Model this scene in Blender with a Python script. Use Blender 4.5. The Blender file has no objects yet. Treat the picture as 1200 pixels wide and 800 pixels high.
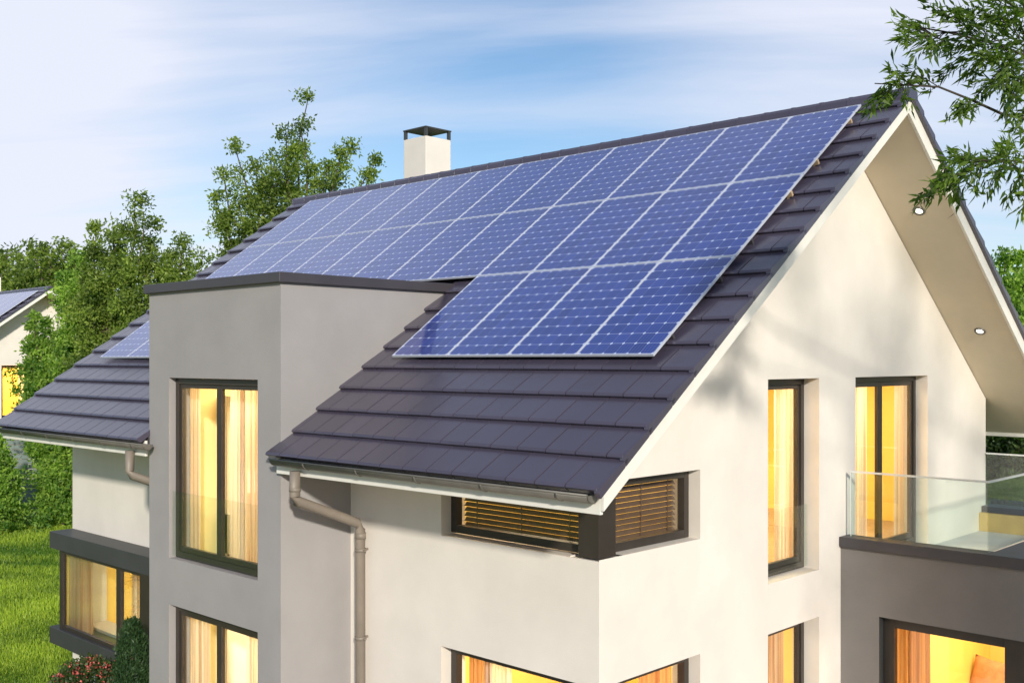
import bpy, math, random
import numpy as np
from mathutils import Vector, Matrix
random.seed(7); rng = np.random.default_rng(7)
C = bpy.context.scene.collection
R = math.radians
# ------------------------------------------------------------------ camera
F = 1249.0; HZ = 422.0
CAM = Vector((6.371, -7.816, 5.4))
RT = Vector((.7211, .6928, 0)); FW = Vector((-.6928, .7211, 0))
def P(x, y, d):                     # world point seen at pixel x,y at depth d
    return CAM + FW*d + RT*((x-600)/F*d) + Vector((0, 0, -(y-HZ)/F*d))
cd = bpy.data.cameras.new('camera'); cam = bpy.data.objects.new('camera', cd); C.objects.link(cam)
cd.sensor_width = 36; cd.lens = 36*F/1200; cd.shift_y = 22/1200; cd.clip_end = 2000; cd.clip_start = .05
cam.location = CAM; cam.rotation_euler = (R(90), 0, math.atan2(.6928, .7211))
bpy.context.scene.camera = cam

# ------------------------------------------------------------------ materials
class NT:
    def __init__(s, name):
        s.m = bpy.data.materials.new(name); s.m.use_nodes = True; s.t = s.m.node_tree; s.t.nodes.clear()
        s.out = s.n('ShaderNodeOutputMaterial')
    def n(s, typ, **kw):
        o = s.t.nodes.new(typ)
        for k, v in kw.items():
            if k.startswith('i_'):
                key = k[2:]; key = int(key) if key.isdigit() else key.replace('_', ' ')
                o.inputs[key].default_value = v
            else: setattr(o, k, v)
        return o
    def l(s, a, b): s.t.links.new(a, b)
    def math(s, op, a, b=None, c=None):
        o = s.n('ShaderNodeMath', operation=op)
        for i, v in enumerate((a, b, c)):
            if v is None: continue
            if isinstance(v, (int, float)): o.inputs[i].default_value = v
            else: s.l(v, o.inputs[i])
        return o.outputs[0]
def c4(c): return (c[0], c[1], c[2], 1)
def pbr(name, col, rough=.6, metal=0, var=.08, scale=3, bump=0, bscale=60, spec=.5, coat=0, col2=None, stretch=None, attr=None, contrast=(.35, .65)):
    k = NT(name); b = k.n('ShaderNodeBsdfPrincipled', i_Roughness=rough, i_Metallic=metal)
    b.inputs['Specular IOR Level'].default_value = spec; b.inputs['Coat Weight'].default_value = coat; b.inputs['Coat Roughness'].default_value = .08
    tc = k.n('ShaderNodeTexCoord'); src = tc.outputs['Object']
    if stretch:
        mp = k.n('ShaderNodeMapping'); mp.inputs['Scale'].default_value = stretch; k.l(src, mp.inputs[0]); src = mp.outputs[0]
    nz = k.n('ShaderNodeTexNoise', i_Scale=scale, i_Detail=5, i_Roughness=.6); k.l(src, nz.inputs['Vector'])
    rmp = k.n('ShaderNodeMapRange'); rmp.inputs[1].default_value = contrast[0]; rmp.inputs[2].default_value = contrast[1]; k.l(nz.outputs['Fac'], rmp.inputs[0])
    mx = k.n('ShaderNodeMix', data_type='RGBA')
    c2 = col2 or tuple(min(1, c*(1+var)) for c in col); c1 = col if col2 else tuple(c*(1-var) for c in col)
    mx.inputs[6].default_value = c4(c1); mx.inputs[7].default_value = c4(c2); k.l(rmp.outputs[0], mx.inputs[0])
    res = mx.outputs[2]
    if attr:
        at = k.n('ShaderNodeAttribute', attribute_name='v')
        m2 = k.n('ShaderNodeMix', data_type='RGBA', blend_type='MULTIPLY', i_0=1.0)
        mr = k.n('ShaderNodeMapRange'); mr.inputs[3].default_value = 1-attr; mr.inputs[4].default_value = 1+attr
        k.l(at.outputs['Fac'], mr.inputs[0]); cb = k.n('ShaderNodeCombineColor')
        for i in range(3): k.l(mr.outputs[0], cb.inputs[i])
        k.l(res, m2.inputs[6]); k.l(cb.outputs[0], m2.inputs[7]); res = m2.outputs[2]
    k.l(res, b.inputs['Base Color'])
    rr = k.n('ShaderNodeMapRange'); rr.inputs[3].default_value = max(0.02, rough*.85); rr.inputs[4].default_value = min(1, rough*1.15); k.l(nz.outputs['Fac'], rr.inputs[0]); k.l(rr.outputs[0], b.inputs['Roughness'])
    if bump:
        n2 = k.n('ShaderNodeTexNoise', i_Scale=bscale, i_Detail=4); k.l(tc.outputs['Object'], n2.inputs['Vector'])
        bp = k.n('ShaderNodeBump', i_Strength=bump, i_Distance=.01); k.l(n2.outputs['Fac'], bp.inputs['Height']); k.l(bp.outputs[0], b.inputs['Normal'])
    k.l(b.outputs[0], k.out.inputs[0]); return k.m
M = {}
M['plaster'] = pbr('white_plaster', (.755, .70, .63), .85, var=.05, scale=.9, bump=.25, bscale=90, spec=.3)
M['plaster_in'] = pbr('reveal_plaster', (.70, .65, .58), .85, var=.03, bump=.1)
M['grey_plaster'] = pbr('grey_plaster', (.335, .315, .308), .85, var=.045, scale=1.2, bump=.25, bscale=90, spec=.3)
M['dark_plaster'] = pbr('dark_grey_plaster', (.20, .185, .175), .85, var=.06, scale=1.2, bump=.25, bscale=90, spec=.3)
M['cap'] = pbr('dark_metal_cap', (.055, .05, .056), .45, metal=0, var=.08, scale=2)
M['bay'] = pbr('anthracite_cladding', (.05, .052, .052), .5, var=.1, scale=2, bump=.05)
M['frame'] = pbr('dark_window_frame', (.040, .032, .026), .35, var=.1, scale=4)
M['trim'] = pbr('white_painted_wood', (.80, .77, .70), .55, var=.04, scale=4)
M['soffit'] = pbr('beige_soffit', (.68, .59, .45), .7, var=.03, scale=2)
M['tile'] = pbr('dark_roof_tile', (.068, .058, .086), .24, var=.06, scale=1.2, bump=.06, bscale=150, attr=.07, spec=.8)
M['alu'] = pbr('aluminium', (.60, .63, .72), .35, metal=.15, var=.04, scale=10)
M['zinc'] = pbr('grey_zinc', (.15, .14, .122), .45, metal=.2, var=.1, scale=5, bump=.05)
M['pipe'] = pbr('taupe_pipe', (.22, .185, .15), .5, var=.06, scale=4)
M['rail_end'] = pbr('tan_rail', (.5, .36, .22), .5, var=.1, scale=6)
M['dark_under'] = pbr('panel_backsheet', (.02, .02, .022), .6)
M['bark'] = pbr('bark', (.11, .08, .055), .9, var=.3, scale=8, bump=.6, bscale=25)
M['bark_dark'] = pbr('dark_bark', (.045, .035, .025), .85, var=.3, scale=8, bump=.5, bscale=25)
M['slat'] = pbr('blind_slat', (.13, .075, .045), .5, var=.1, scale=9)
M['ceil'] = pbr('ceiling_paint', (.8, .78, .72), .9, var=.02)
M['roomwall'] = pbr('yellow_room_wall', (.86, .62, .16), .85, var=.06, scale=1.1, spec=.2)
M['creamwall'] = pbr('cream_room_wall', (.86, .72, .36), .85, var=.05, scale=1.1, spec=.2)
M['floorwood'] = pbr('oak_floor', (.42, .26, .13), .45, var=.25, scale=3, stretch=(1, 9, 1))
M['white'] = pbr('white_lacquer', (.8, .78, .74), .4, var=.03)
M['cushion'] = pbr('orange_cushion', (.55, .24, .10), .9, var=.15, scale=12, bump=.3, bscale=120)
M['concrete'] = pbr('terrace_paving', (.62, .61, .58), .8, var=.07, scale=1.5, bump=.2)
M['fence'] = pbr('grey_green_boards', (.16, .20, .185), .8, var=.15, scale=1.5, stretch=(1, 1, 8), bump=.2)
M['petal'] = pbr('red_petals', (.55, .10, .09), .6, attr=.35, var=.1)
def leafmat(name, a, b, trans=.45):
    k = NT(name); at = k.n('ShaderNodeAttribute', attribute_name='v')
    mx = k.n('ShaderNodeMix', data_type='RGBA'); mx.inputs[6].default_value = c4(a); mx.inputs[7].default_value = c4(b); k.l(at.outputs['Fac'], mx.inputs[0])
    p = k.n('ShaderNodeBsdfPrincipled', i_Roughness=.5); p.inputs['Specular IOR Level'].default_value = .35; k.l(mx.outputs[2], p.inputs['Base Color'])
    tr = k.n('ShaderNodeBsdfTranslucent'); hs = k.n('ShaderNodeMix', data_type='RGBA', blend_type='MULTIPLY', i_0=1.0); hs.inputs[7].default_value = (1.5, 1.9, .5, 1); k.l(mx.outputs[2], hs.inputs[6]); k.l(hs.outputs[2], tr.inputs[0])
    m = k.n('ShaderNodeMixShader', i_0=trans); k.l(p.outputs[0], m.inputs[1]); k.l(tr.outputs[0], m.inputs[2]); k.l(m.outputs[0], k.out.inputs[0]); return k.m
M['leaf_olive'] = leafmat('olive_leaves', (.045, .085, .02), (.30, .38, .07))
M['leaf_dark'] = leafmat('dark_leaves', (.02, .045, .018), (.10, .15, .04))
M['leaf_bright'] = leafmat('bright_leaves', (.06, .15, .03), (.38, .52, .09))
M['leaf_near'] = leafmat('willow_leaves', (.024, .06, .012), (.19, .28, .04), .45)
M['leaf_conifer'] = leafmat('conifer_needles', (.014, .04, .014), (.05, .10, .03), .2)
M['leaf_yellow'] = leafmat('yellow_leaves', (.3, .2, .02), (.5, .4, .05))
M['grassblade'] = leafmat('grass_blades', (.07, .16, .015), (.44, .54, .06), .35)
def glass(name, tint=(.97, .99, .98), ior=1.5, add=0.0):
    k = NT(name); ge = k.n('ShaderNodeNewGeometry'); dp = k.n('ShaderNodeVectorMath', operation='DOT_PRODUCT'); k.l(ge.outputs['Incoming'], dp.inputs[0]); k.l(ge.outputs['Normal'], dp.inputs[1])
    r0 = ((ior-1)/(ior+1))**2; om = k.math('SUBTRACT', 1.0, k.math('ABSOLUTE', dp.outputs['Value']))
    fr = k.math('MULTIPLY_ADD', k.math('POWER', om, 5.0), 1-r0, r0)
    tr = k.n('ShaderNodeBsdfTransparent'); tr.inputs[0].default_value = c4(tint)
    gl = k.n('ShaderNodeBsdfGlossy', i_Roughness=.0); gl.inputs[0].default_value = (1, 1, 1, 1)
    fac = k.math('MULTIPLY_ADD', fr, 1.0, add)
    m = k.n('ShaderNodeMixShader'); k.l(fac, m.inputs[0]); k.l(tr.outputs[0], m.inputs[1]); k.l(gl.outputs[0], m.inputs[2]); k.l(m.outputs[0], k.out.inputs[0]); return k.m
M['glass'] = glass('window_glass')
M['guard_glass'] = glass('guard_glass', (.93, .96, .94), 1.4)
M['bay_glass'] = glass('bay_window_glass', (.9, .93, .9), 1.6, .16)
M['rail_glass'] = glass('balustrade_glass', (.91, .96, .935), 1.45, .02)
M['rail_edge'] = pbr('glass_edge', (.70, .72, .68), .25, var=.02, spec=.8)
def curtain(name, a, b, trans):
    k = NT(name); tc = k.n('ShaderNodeTexCoord'); mp = k.n('ShaderNodeMapping'); mp.inputs['Scale'].default_value = (14, 14, .15); k.l(tc.outputs['Object'], mp.inputs[0])
    nz = k.n('ShaderNodeTexNoise', i_Scale=1.6, i_Detail=3); k.l(mp.outputs[0], nz.inputs['Vector'])
    mr = k.n('ShaderNodeMapRange'); mr.inputs[1].default_value = .38; mr.inputs[2].default_value = .62; k.l(nz.outputs[0], mr.inputs[0])
    mx = k.n('ShaderNodeMix', data_type='RGBA'); mx.inputs[6].default_value = c4(a); mx.inputs[7].default_value = c4(b); k.l(mr.outputs[0], mx.inputs[0])
    d = k.n('ShaderNodeBsdfDiffuse'); k.l(mx.outputs[2], d.inputs[0]); t = k.n('ShaderNodeBsdfTranslucent'); k.l(mx.outputs[2], t.inputs[0])
    m = k.n('ShaderNodeMixShader', i_0=.6); k.l(d.outputs[0], m.inputs[1]); k.l(t.outputs[0], m.inputs[2])
    tp = k.n('ShaderNodeBsdfTransparent'); m2 = k.n('ShaderNodeMixShader', i_0=trans); k.l(m.outputs[0], m2.inputs[1]); k.l(tp.outputs[0], m2.inputs[2])
    k.l(m2.outputs[0], k.out.inputs[0]); return k.m
M['sheer'] = curtain('sheer_curtain', (.62, .47, .36), (.94, .88, .80), .15)
M['sheerdark'] = curtain('warm_sheer_curtain', (.55, .33, .20), (.90, .74, .58), .12)
M['drape'] = curtain('orange_drape', (.42, .17, .07), (.72, .40, .18), .05)
def emis(name, col, st):
    k = NT(name); e = k.n('ShaderNodeEmission', i_Strength=st); e.inputs[0].default_value = c4(col); k.l(e.outputs[0], k.out.inputs[0]); return k.m
M['lamp'] = emis('lamp_glow', (1, .93, .8), 2.5)
M['lampshade'] = emis('lit_lampshade', (1, .86, .55), 5)
# solar cells: pale gap lines, busbars and corner diamonds in object space (x across, y up the slope)
PW, PH = .945, 1.739
def cellmat():
    k = NT('solar_cells'); tc = k.n('ShaderNodeTexCoord'); sp = k.n('ShaderNodeSeparateXYZ'); k.l(tc.outputs['Object'], sp.inputs[0])
    NX, NY, mar = 6, 10, .028
    u = k.math('MULTIPLY', k.math('SUBTRACT', sp.outputs[0], mar), NX/(PW-2*mar)); v = k.math('MULTIPLY', k.math('SUBTRACT', sp.outputs[1], mar), NY/(PH-2*mar))
    def dist(a): return k.math('ABSOLUTE', k.math('SUBTRACT', k.math('FRACT', k.math('ADD', a, .5)), .5))
    du, dv = dist(u), dist(v)
    lineu = k.math('LESS_THAN', du, .012); linev = k.math('LESS_THAN', dv, .016)
    dia = k.math('LESS_THAN', k.math('ADD', du, dv), .125)
    bus = k.math('LESS_THAN', dist(k.math('MULTIPLY', u, 4.0)), .042)
    white = k.math('MINIMUM', k.math('ADD', k.math('ADD', k.math('MULTIPLY', lineu, .28), k.math('MULTIPLY', linev, .62)), k.math('ADD', dia, k.math('MULTIPLY', bus, .20))), 1.0)
    cu = k.n('ShaderNodeCombineXYZ'); k.l(k.math('FLOOR', u), cu.inputs[0]); k.l(k.math('FLOOR', v), cu.inputs[1])
    wn = k.n('ShaderNodeTexWhiteNoise', noise_dimensions='3D'); k.l(cu.outputs[0], wn.inputs[0])
    base = k.n('ShaderNodeMix', data_type='RGBA'); base.inputs[6].default_value = (.020, .042, .225, 1); base.inputs[7].default_value = (.030, .058, .30, 1); k.l(wn.outputs[0], base.inputs[0])
    mx = k.n('ShaderNodeMix', data_type='RGBA'); mx.inputs[7].default_value = (.55, .62, .85, 1); k.l(base.outputs[2], mx.inputs[6]); k.l(white, mx.inputs[0])
    b = k.n('ShaderNodeBsdfPrincipled', i_Roughness=.22); b.inputs['Specular IOR Level'].default_value = .45; b.inputs['Coat Weight'].default_value = 1; b.inputs['Coat Roughness'].default_value = .02; b.inputs['Coat IOR'].default_value = 1.45
    k.l(mx.outputs[2], b.inputs['Base Color']); k.l(b.outputs[0], k.out.inputs[0]); return k.m
M['cells'] = cellmat()

# ------------------------------------------------------------------ mesh builder
class MB:
    def __init__(s): s.v = []; s.f = []; s.mi = []; s.val = []; s.smooth = []
    def face(s, pts, mi=0, val=.5, sm=False):
        i = len(s.v); s.v += [tuple(p) for p in pts]; s.f.append(tuple(range(i, i+len(pts)))); s.mi.append(mi); s.val.append(val); s.smooth.append(sm)
    def box(s, a, b, mi=0, val=.5, mat=None):
        x0, y0, z0 = a; x1, y1, z1 = b
        p = [Vector(q) for q in ((x0,y0,z0),(x1,y0,z0),(x1,y1,z0),(x0,y1,z0),(x0,y0,z1),(x1,y0,z1),(x1,y1,z1),(x0,y1,z1))]
        if mat: p = [mat @ q for q in p]
        i = len(s.v); s.v += [tuple(q) for q in p]
        for f in ((0,3,2,1),(4,5,6,7),(0,1,5,4),(1,2,6,5),(2,3,7,6),(3,0,4,7)):
            s.f.append(tuple(i+j for j in f)); s.mi.append(mi); s.val.append(val); s.smooth.append(False)
    def prism(s, prof, x0, x1, axis=0, mi=0, val=.5, sm=False, caps=True):
        # prof: list of 2-D points in the plane normal to the axis, extruded from x0 to x1
        n = len(prof); i = len(s.v)
        def q(t, p): return (t, p[0], p[1]) if axis == 0 else ((p[0], t, p[1]) if axis == 1 else (p[0], p[1], t))
        s.v += [q(x0, p) for p in prof] + [q(x1, p) for p in prof]
        for j in range(n):
            s.f.append((i+j, i+(j+1) % n, i+n+(j+1) % n, i+n+j)); s.mi.append(mi); s.val.append(val); s.smooth.append(sm)
        if caps:
            s.f.append(tuple(i+j for j in range(n))[::-1]); s.f.append(tuple(i+n+j for j in range(n)))
            s.mi += [mi, mi]; s.val += [val, val]; s.smooth += [False, False]
    def tube(s, pts, rad, seg=8, mi=0, val=.5, cap=True):
        pts = [Vector(p) for p in pts]; n = len(pts)
        if not hasattr(rad, '__len__'): rad = [rad]*n
        i = len(s.v); up = Vector((0, 0, 1))
        for j, p in enumerate(pts):
            d = (pts[min(j+1, n-1)]-pts[max(j-1, 0)]).normalized()
            a = d.cross(up if abs(d.z) < .9 else Vector((1, 0, 0))).normalized(); b = d.cross(a)
            for k in range(seg):
                t = 2*math.pi*k/seg; s.v.append(tuple(p+(a*math.cos(t)+b*math.sin(t))*rad[j]))
        for j in range(n-1):
            for k in range(seg):
                s.f.append((i+j*seg+k, i+j*seg+(k+1) % seg, i+(j+1)*seg+(k+1) % seg, i+(j+1)*seg+k)); s.mi.append(mi); s.val.append(val); s.smooth.append(True)
        if cap:
            s.f.append(tuple(i+k for k in range(seg))); s.f.append(tuple(i+(n-1)*seg+k for k in range(seg))[::-1]); s.mi += [mi]*2; s.val += [val]*2; s.smooth += [False]*2
    def build(s, name, mats, parent=None, label=None, bevel=0, fixn=True):
        me = bpy.data.meshes.new(name)
        o0 = Vector((0, 0, 0)); mw = Matrix.Identity(4)
        if parent: mw = wmat(parent).inverted()
        vs = s.v if mw == Matrix.Identity(4) else [tuple(mw @ Vector(p)) for p in s.v]
        me.from_pydata(vs, [], s.f)
        for m in (mats if isinstance(mats, (list, tuple)) else [mats]): me.materials.append(m)
        me.polygons.foreach_set('material_index', s.mi); me.polygons.foreach_set('use_smooth', s.smooth)
        a = me.attributes.new('v', 'FLOAT', 'FACE'); a.data.foreach_set('value', s.val)
        if fixn:
            import bmesh
            bm = bmesh.new(); bm.from_mesh(me); bmesh.ops.recalc_face_normals(bm, faces=bm.faces); bm.to_mesh(me); bm.free()
        me.update(); o = bpy.data.objects.new(name, me); C.objects.link(o)
        if parent: o.parent = parent
        if label: o['label'] = label
        if bevel:
            w = o.modifiers.new('bevel', 'BEVEL'); w.width = bevel; w.segments = 2; w.limit_method = 'ANGLE'; w.angle_limit = R(40)
        return o
def wmat(o):
    m = Matrix.Identity(4)
    while o: m = (Matrix.Translation(o.location) @ o.rotation_euler.to_matrix().to_4x4()) @ m; o = o.parent
    return m
def tag(o, label, cat, group=None, kind=None):
    o['label'] = label; o['category'] = cat
    if group: o['group'] = group
    if kind: o['kind'] = kind
    return o
def empty(name, loc, label, cat, group=None, rot=(0, 0, 0)):
    o = bpy.data.objects.new(name, None); C.objects.link(o); o.location = loc; o.rotation_euler = rot; o.empty_display_size = .2
    return tag(o, label, cat, group)
def copy_tree(o, parent=None):
    c = o.copy(); C.objects.link(c); c.parent = parent
    for ch in [k for k in bpy.data.objects if k.parent == o]: copy_tree(ch, c)
    return c
def copy_known(o, kids, parent=None):
    c = o.copy(); C.objects.link(c); c.parent = parent
    for k in kids:
        d = k.copy(); C.objects.link(d); d.parent = c
    return c
def areaL(name, loc, size, power, col=(1, .80, .50), parent=None):
    l = bpy.data.lights.new(name, 'AREA'); l.shape = 'RECTANGLE'; l.size, l.size_y = size; l.energy = power; l.color = col
    o = bpy.data.objects.new(name, l); C.objects.link(o); o.location = loc; return o

# ------------------------------------------------------------------ walls with openings
def wall(mb, u0, u1, z0, top, holes, to3, th, breaks=(), rclip=None, back=True):
    """to3(u,z,d): d = depth into the wall. holes: (u0,u1,z0,z1)."""
    us = sorted(set([u0, u1]+[h[i] for h in holes for i in (0, 1)]+list(breaks))); us = [u for u in us if u0 <= u <= u1]
    for a, b in zip(us[:-1], us[1:]):
        m = (a+b)/2; hs = sorted([(h[2], h[3]) for h in holes if h[0] <= m <= h[1]])
        z = z0; segs = []
        for h0, h1 in hs:
            if h0 > z: segs.append((z, h0))
            z = h1
        for s0, s1 in segs:
            mb.face([to3(a, s0, 0), to3(b, s0, 0), to3(b, s1, 0), to3(a, s1, 0)])
            if back: mb.face([to3(a, s0, th), to3(b, s0, th), to3(b, s1, th), to3(a, s1, th)])
        ta, tb = top(a), top(b)
        if min(ta, tb) >= z and max(ta, tb) > z:
            mb.face([to3(a, z, 0), to3(b, z, 0), to3(b, tb, 0), to3(a, ta, 0)])
            if back: mb.face([to3(a, z, th), to3(b, z, th), to3(b, tb, th), to3(a, ta, th)])
    for h in holes:
        a, b, c, d = h; ra = max(a, rclip) if rclip is not None else a
        for zz in (c, d):
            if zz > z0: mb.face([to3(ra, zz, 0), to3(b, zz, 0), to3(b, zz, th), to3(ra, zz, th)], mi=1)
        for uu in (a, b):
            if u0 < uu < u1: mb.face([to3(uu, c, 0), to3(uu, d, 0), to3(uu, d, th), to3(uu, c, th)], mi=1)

S = .722; YR = 4.81; ZR = 8.395
def under(y): return ZR - S*abs(y-YR)
house = empty('house', (0, 0, 0), 'modern cream plastered house with dark tiled roof, grey dormer tower and corner windows', 'house')
YB = 9.79; XL = -11.4; TX0, TX1, TY = -6.842, -3.8, -.98; TH = .36
fw = lambda u, z, d: (u, d, z)
gw = lambda u, z, d: (-d, u, z)
mb = MB()
H_cornU = (-2.205, 0, 3.5, 4.25); H_cornL = (-2.205, 0, .3, 2.30)
wall(mb, XL, 0, 0, lambda u: under(0)-.01, [H_cornU, H_cornL, (TX0+.3, TX1-.3, 0, 4.9), (-10.9, -7.5, 1.05, 2.28)], fw, TH)
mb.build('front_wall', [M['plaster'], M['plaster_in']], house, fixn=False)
mb = MB()
G1u, G1l, G2u = (3.066, 4.281, 2.825, 5.18), (3.066, 4.281, .25, 2.247), (5.251, 7.526, 2.74, 5.18)
wall(mb, 0, YB, 0, lambda u: under(u)-.01, [(0, 1.688, 3.515, 4.247), (0, 1.688, .3, 2.302), G1u, G1l, G2u], gw, TH, breaks=(YR,), rclip=TH)
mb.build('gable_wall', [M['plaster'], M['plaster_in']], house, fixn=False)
mb = MB()
mb.face([(XL, 0, 0), (XL, YB, 0), (XL, YB, under(YB)), (XL, YR, ZR), (XL, 0, under(0))]); mb.face([(XL, YB, 0), (0, YB, 0), (0, YB, under(YB)), (XL, YB, under(YB))])
mb.build('back_wall', M['plaster'], house, fixn=False)

# ---- dormer tower
mb = MB()
TT = 6.275
TUw, TLw = (-6.322, -4.266, 2.86, 5.176), (-6.322, -4.266, .2, 2.265)
wall(mb, TX0, TX1, 0, lambda u: TT, [TUw, TLw], lambda u, z, d: (u, TY+d, z), .30)
ytop = YR-(ZR+.30-TT)/S
for x in (TX0, TX1):
    mb.face([(x, TY, 0), (x, 0, 0), (x, 0, TT), (x, TY, TT)])
    mb.face([(x, 0, 4.2), (x, ytop+.35, TT-.25), (x, ytop+.35, TT), (x, 0, TT)])
tower = mb.build('dormer_tower', [M['grey_plaster'], M['grey_plaster']], house, fixn=False)
mb = MB()
mb.box((TX0-.06, TY-.06, TT), (TX1+.06, ytop+.42, TT+.115))
mb.build('parapet_cap', M['cap'], tower, bevel=.008)

# ---- bay window box
mb = MB(); BX0, BX1, BY = -11.37, -7.2, -.4
mb.box((BX0, BY, 2.305), (BX1, -.002, 2.576)); bay = mb.build('bay_window', M['bay'], house, bevel=.006)
mb = MB(); mb.box((BX0, BY, .74), (BX1, -.002, 1.008)); mb.build('bay_sill', M['bay'], bay, bevel=.006)
mb = MB()
y0, y1 = BY+.06, BY+.12
mb.box((-11.12, y0, 1.008), (-11.0, y1, 2.305)); mb.box((-9.11, y0, 1.008), (-8.98, y1, 2.305)); mb.box((-8.27, BY+.01, 1.008), (BX1, BY+.14, 2.305))
mb.box((-11.0, y0+.003, 1.008), (-8.27, y1-.003, 1.075)); mb.box((-11.0, y0+.003, 2.245), (-8.27, y1-.003, 2.305))
mb.box((-11.118, y1, 1.008), (-11.06, -.01, 2.305))
mb.build('frame', M['frame'], bay)
mb = MB(); mb.box((-11.0, y0+.03, 1.075), (-8.27, y0+.04, 2.245)); mb.build('pane', M['bay_glass'], bay)

# ---- windows
def rect_frame(mb, u0, u1, z0, z1, d0, d1, w, to3, wb=None):
    wb = wb or w
    def bx(a, b, c, d, e0=d0, e1=d1):
        p, q = to3(a, c, e0), to3(b, d, e1); mb.box([min(i, j) for i, j in zip(p, q)], [max(i, j) for i, j in zip(p, q)])
    bx(u0, u0+w, z0, z1); bx(u1-w, u1, z0, z1); bx(u0+w, u1-w, z0, z0+wb); bx(u0+w, u1-w, z1-w, z1)
def window(u0, u1, z0, z1, to3, sashes=1, rec=.17, w=.075, curtains=(), label=None, glassrail=None, sash=.05, cd=.43):
    e = .006; mb = MB(); u0 += e; u1 -= e; z0 += e; z1 -= e
    rect_frame(mb, u0, u1, z0, z1, rec, rec+.09, w, to3)
    su = (u1-u0-2*w)/sashes
    for i in range(sashes):
        a = u0+w+i*su; rect_frame(mb, a+.002, a+su-.002, z0+w+.002, z1-w-.002, rec+.02, rec+.075, sash, to3, sash*1.3)
    win = mb.build('window', M['frame'], house, label=label, bevel=.004)
    mb = MB(); p, q = to3(u0+w+sash, z0+w+sash, rec+.045), to3(u1-w-sash, z1-w-sash, rec+.052)
    mb.box([min(i, j) for i, j in zip(p, q)], [max(i, j) for i, j in zip(p, q)]); mb.build('pane', M['glass'], win)
    for (c0, c1, kind, dd) in curtains:
        drape('drape' if kind == 'drape' else 'curtain', c0, c1, z0+.02, z1+.05, cd+dd, to3, kind, win)
    if glassrail:
        mb = MB(); p, q = to3(u0+.01, z0+.03, rec-.05), to3(u1-.01, glassrail, rec-.04)
        mb.box([min(i, j) for i, j in zip(p, q)], [max(i, j) for i, j in zip(p, q)]); mb.build('glass_guard', M['guard_glass'], win)
    return win
def drape(name, u0, u1, z0, z1, d, to3, kind, parent):
    mb = MB(); n = max(12, int((u1-u0)*70)); ph = random.random()*6; wl = .085 if kind == 'sheer' else .11; amp = .022 if kind == 'sheer' else .04
    zs = [z0, z0+(z1-z0)*.35, z0+(z1-z0)*.7, z1]
    def pt(i, j):
        u = u0+(u1-u0)*i/n; t = u/wl*2*math.pi+ph; k = 1-.25*j/3
        return to3(u+.012*math.sin(t*.37+j*.4), zs[j], d+amp*k*(math.sin(t+.15*j)+.35*math.sin(t*2.3+1+.1*j)))
    idx = {}
    for j in range(4):
        for i in range(n+1): idx[i, j] = len(mb.v); mb.v.append(pt(i, j))
    for j in range(3):
        for i in range(n): mb.f.append((idx[i, j], idx[i+1, j], idx[i+1, j+1], idx[i, j+1])); mb.mi.append(0); mb.val.append(.5); mb.smooth.append(True)
    return mb.build(name, M[kind], parent, fixn=False)
tw = lambda u, z, d: (u, TY+d, z)
window(*TUw, tw, 2, curtains=[(-6.74, -6.55, 'drape', .05), (-6.66, -6.2, 'sheer', 0), (-5.42, -5.1, 'sheer', 0), (-5.2, -4.6, 'sheerdark', .04)], cd=.36, glassrail=3.72, rec=.09, label='tall double window of the grey tower with a glass guard')
window(*TLw, tw, 2, curtains=[(-6.74, -6.55, 'drape', .05), (-6.66, -5.95, 'sheer', 0), (-5.05, -4.5, 'sheer', 0)], cd=.36, rec=.09)
window(*G1u, gw, 1, curtains=[(3.97, 4.5, 'sheer', 0), (4.44, 4.72, 'drape', .05)], glassrail=3.62, rec=.2, label='tall narrow gable window with a glass guard')
window(*G1l, gw, 1, curtains=[(3.6, 4.1, 'sheerdark', 0)], rec=.2)
window(*G2u, gw, 2, curtains=[(5.9, 6.45, 'sheer', 0), (7.35, 7.78, 'sheer', 0), (7.7, 8.1, 'drape', .05)], label='double terrace door in the gable wall', sash=.06)
# corner windows (frames meet at a corner post)
def corner(z0, z1, blinds):
    e = .006; rec = .14; mb = MB()
    rect_frame(mb, -2.205+e, -.262, z0+e, z1-e, rec, rec+.09, .085, fw); rect_frame(mb, .262, 1.688-e, z0+e, z1-e, rec, rec+.09, .085, gw)
    mb.box((-.26, .004, z0+.004), (-.004, .26, z1-.004))
    win = mb.build('window', M['frame'], house, label='dark framed window wrapping the house corner', bevel=.004)
    mb = MB(); mb.box((-2.12, rec+.04, z0+.09), (-.35, rec+.047, z1-.09)); mb.box((-rec-.047, .35, z0+.09), (-rec-.04, 1.60, z1-.09)); mb.build('pane', M['glass'], win)
    if blinds:
        for to3, a, b in ((fw, -2.10, -.36), (gw, .36, 1.585)):
            mb = MB(); z = z0+.10
            while z < z1-.09:
                p = [to3(a, z-.026, rec+.105), to3(b, z-.026, rec+.105), to3(b, z+.0165, rec+.14), to3(a, z+.0165, rec+.14)]
                q = [to3(a, z-.026, rec+.108), to3(b, z-.026, rec+.108), to3(b, z+.0165, rec+.143), to3(a, z+.0165, rec+.143)]
                mb.face(p); mb.face(q); z += .055
            for t in (.12, .5, .88):
                c = a+(b-a)*t; p, q = to3(c-.006, z0+.09, rec+.098), to3(c+.006, z1-.09, rec+.102)
                mb.box([min(i, j) for i, j in zip(p, q)], [max(i, j) for i, j in zip(p, q)])
            mb.build('blind', M['slat'], win, fixn=False)
    else:
        drape('drape', -2.1, -1.75, z0+.02, z1, rec+.2, fw, 'drape', win); drape('drape', 1.1, 1.6, z0+.02, z1, rec+.2, gw, 'drape', win); drape('curtain', -1.85, -1.45, z0+.02, z1, rec+.17, fw, 'sheer', win)
    return win
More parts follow.
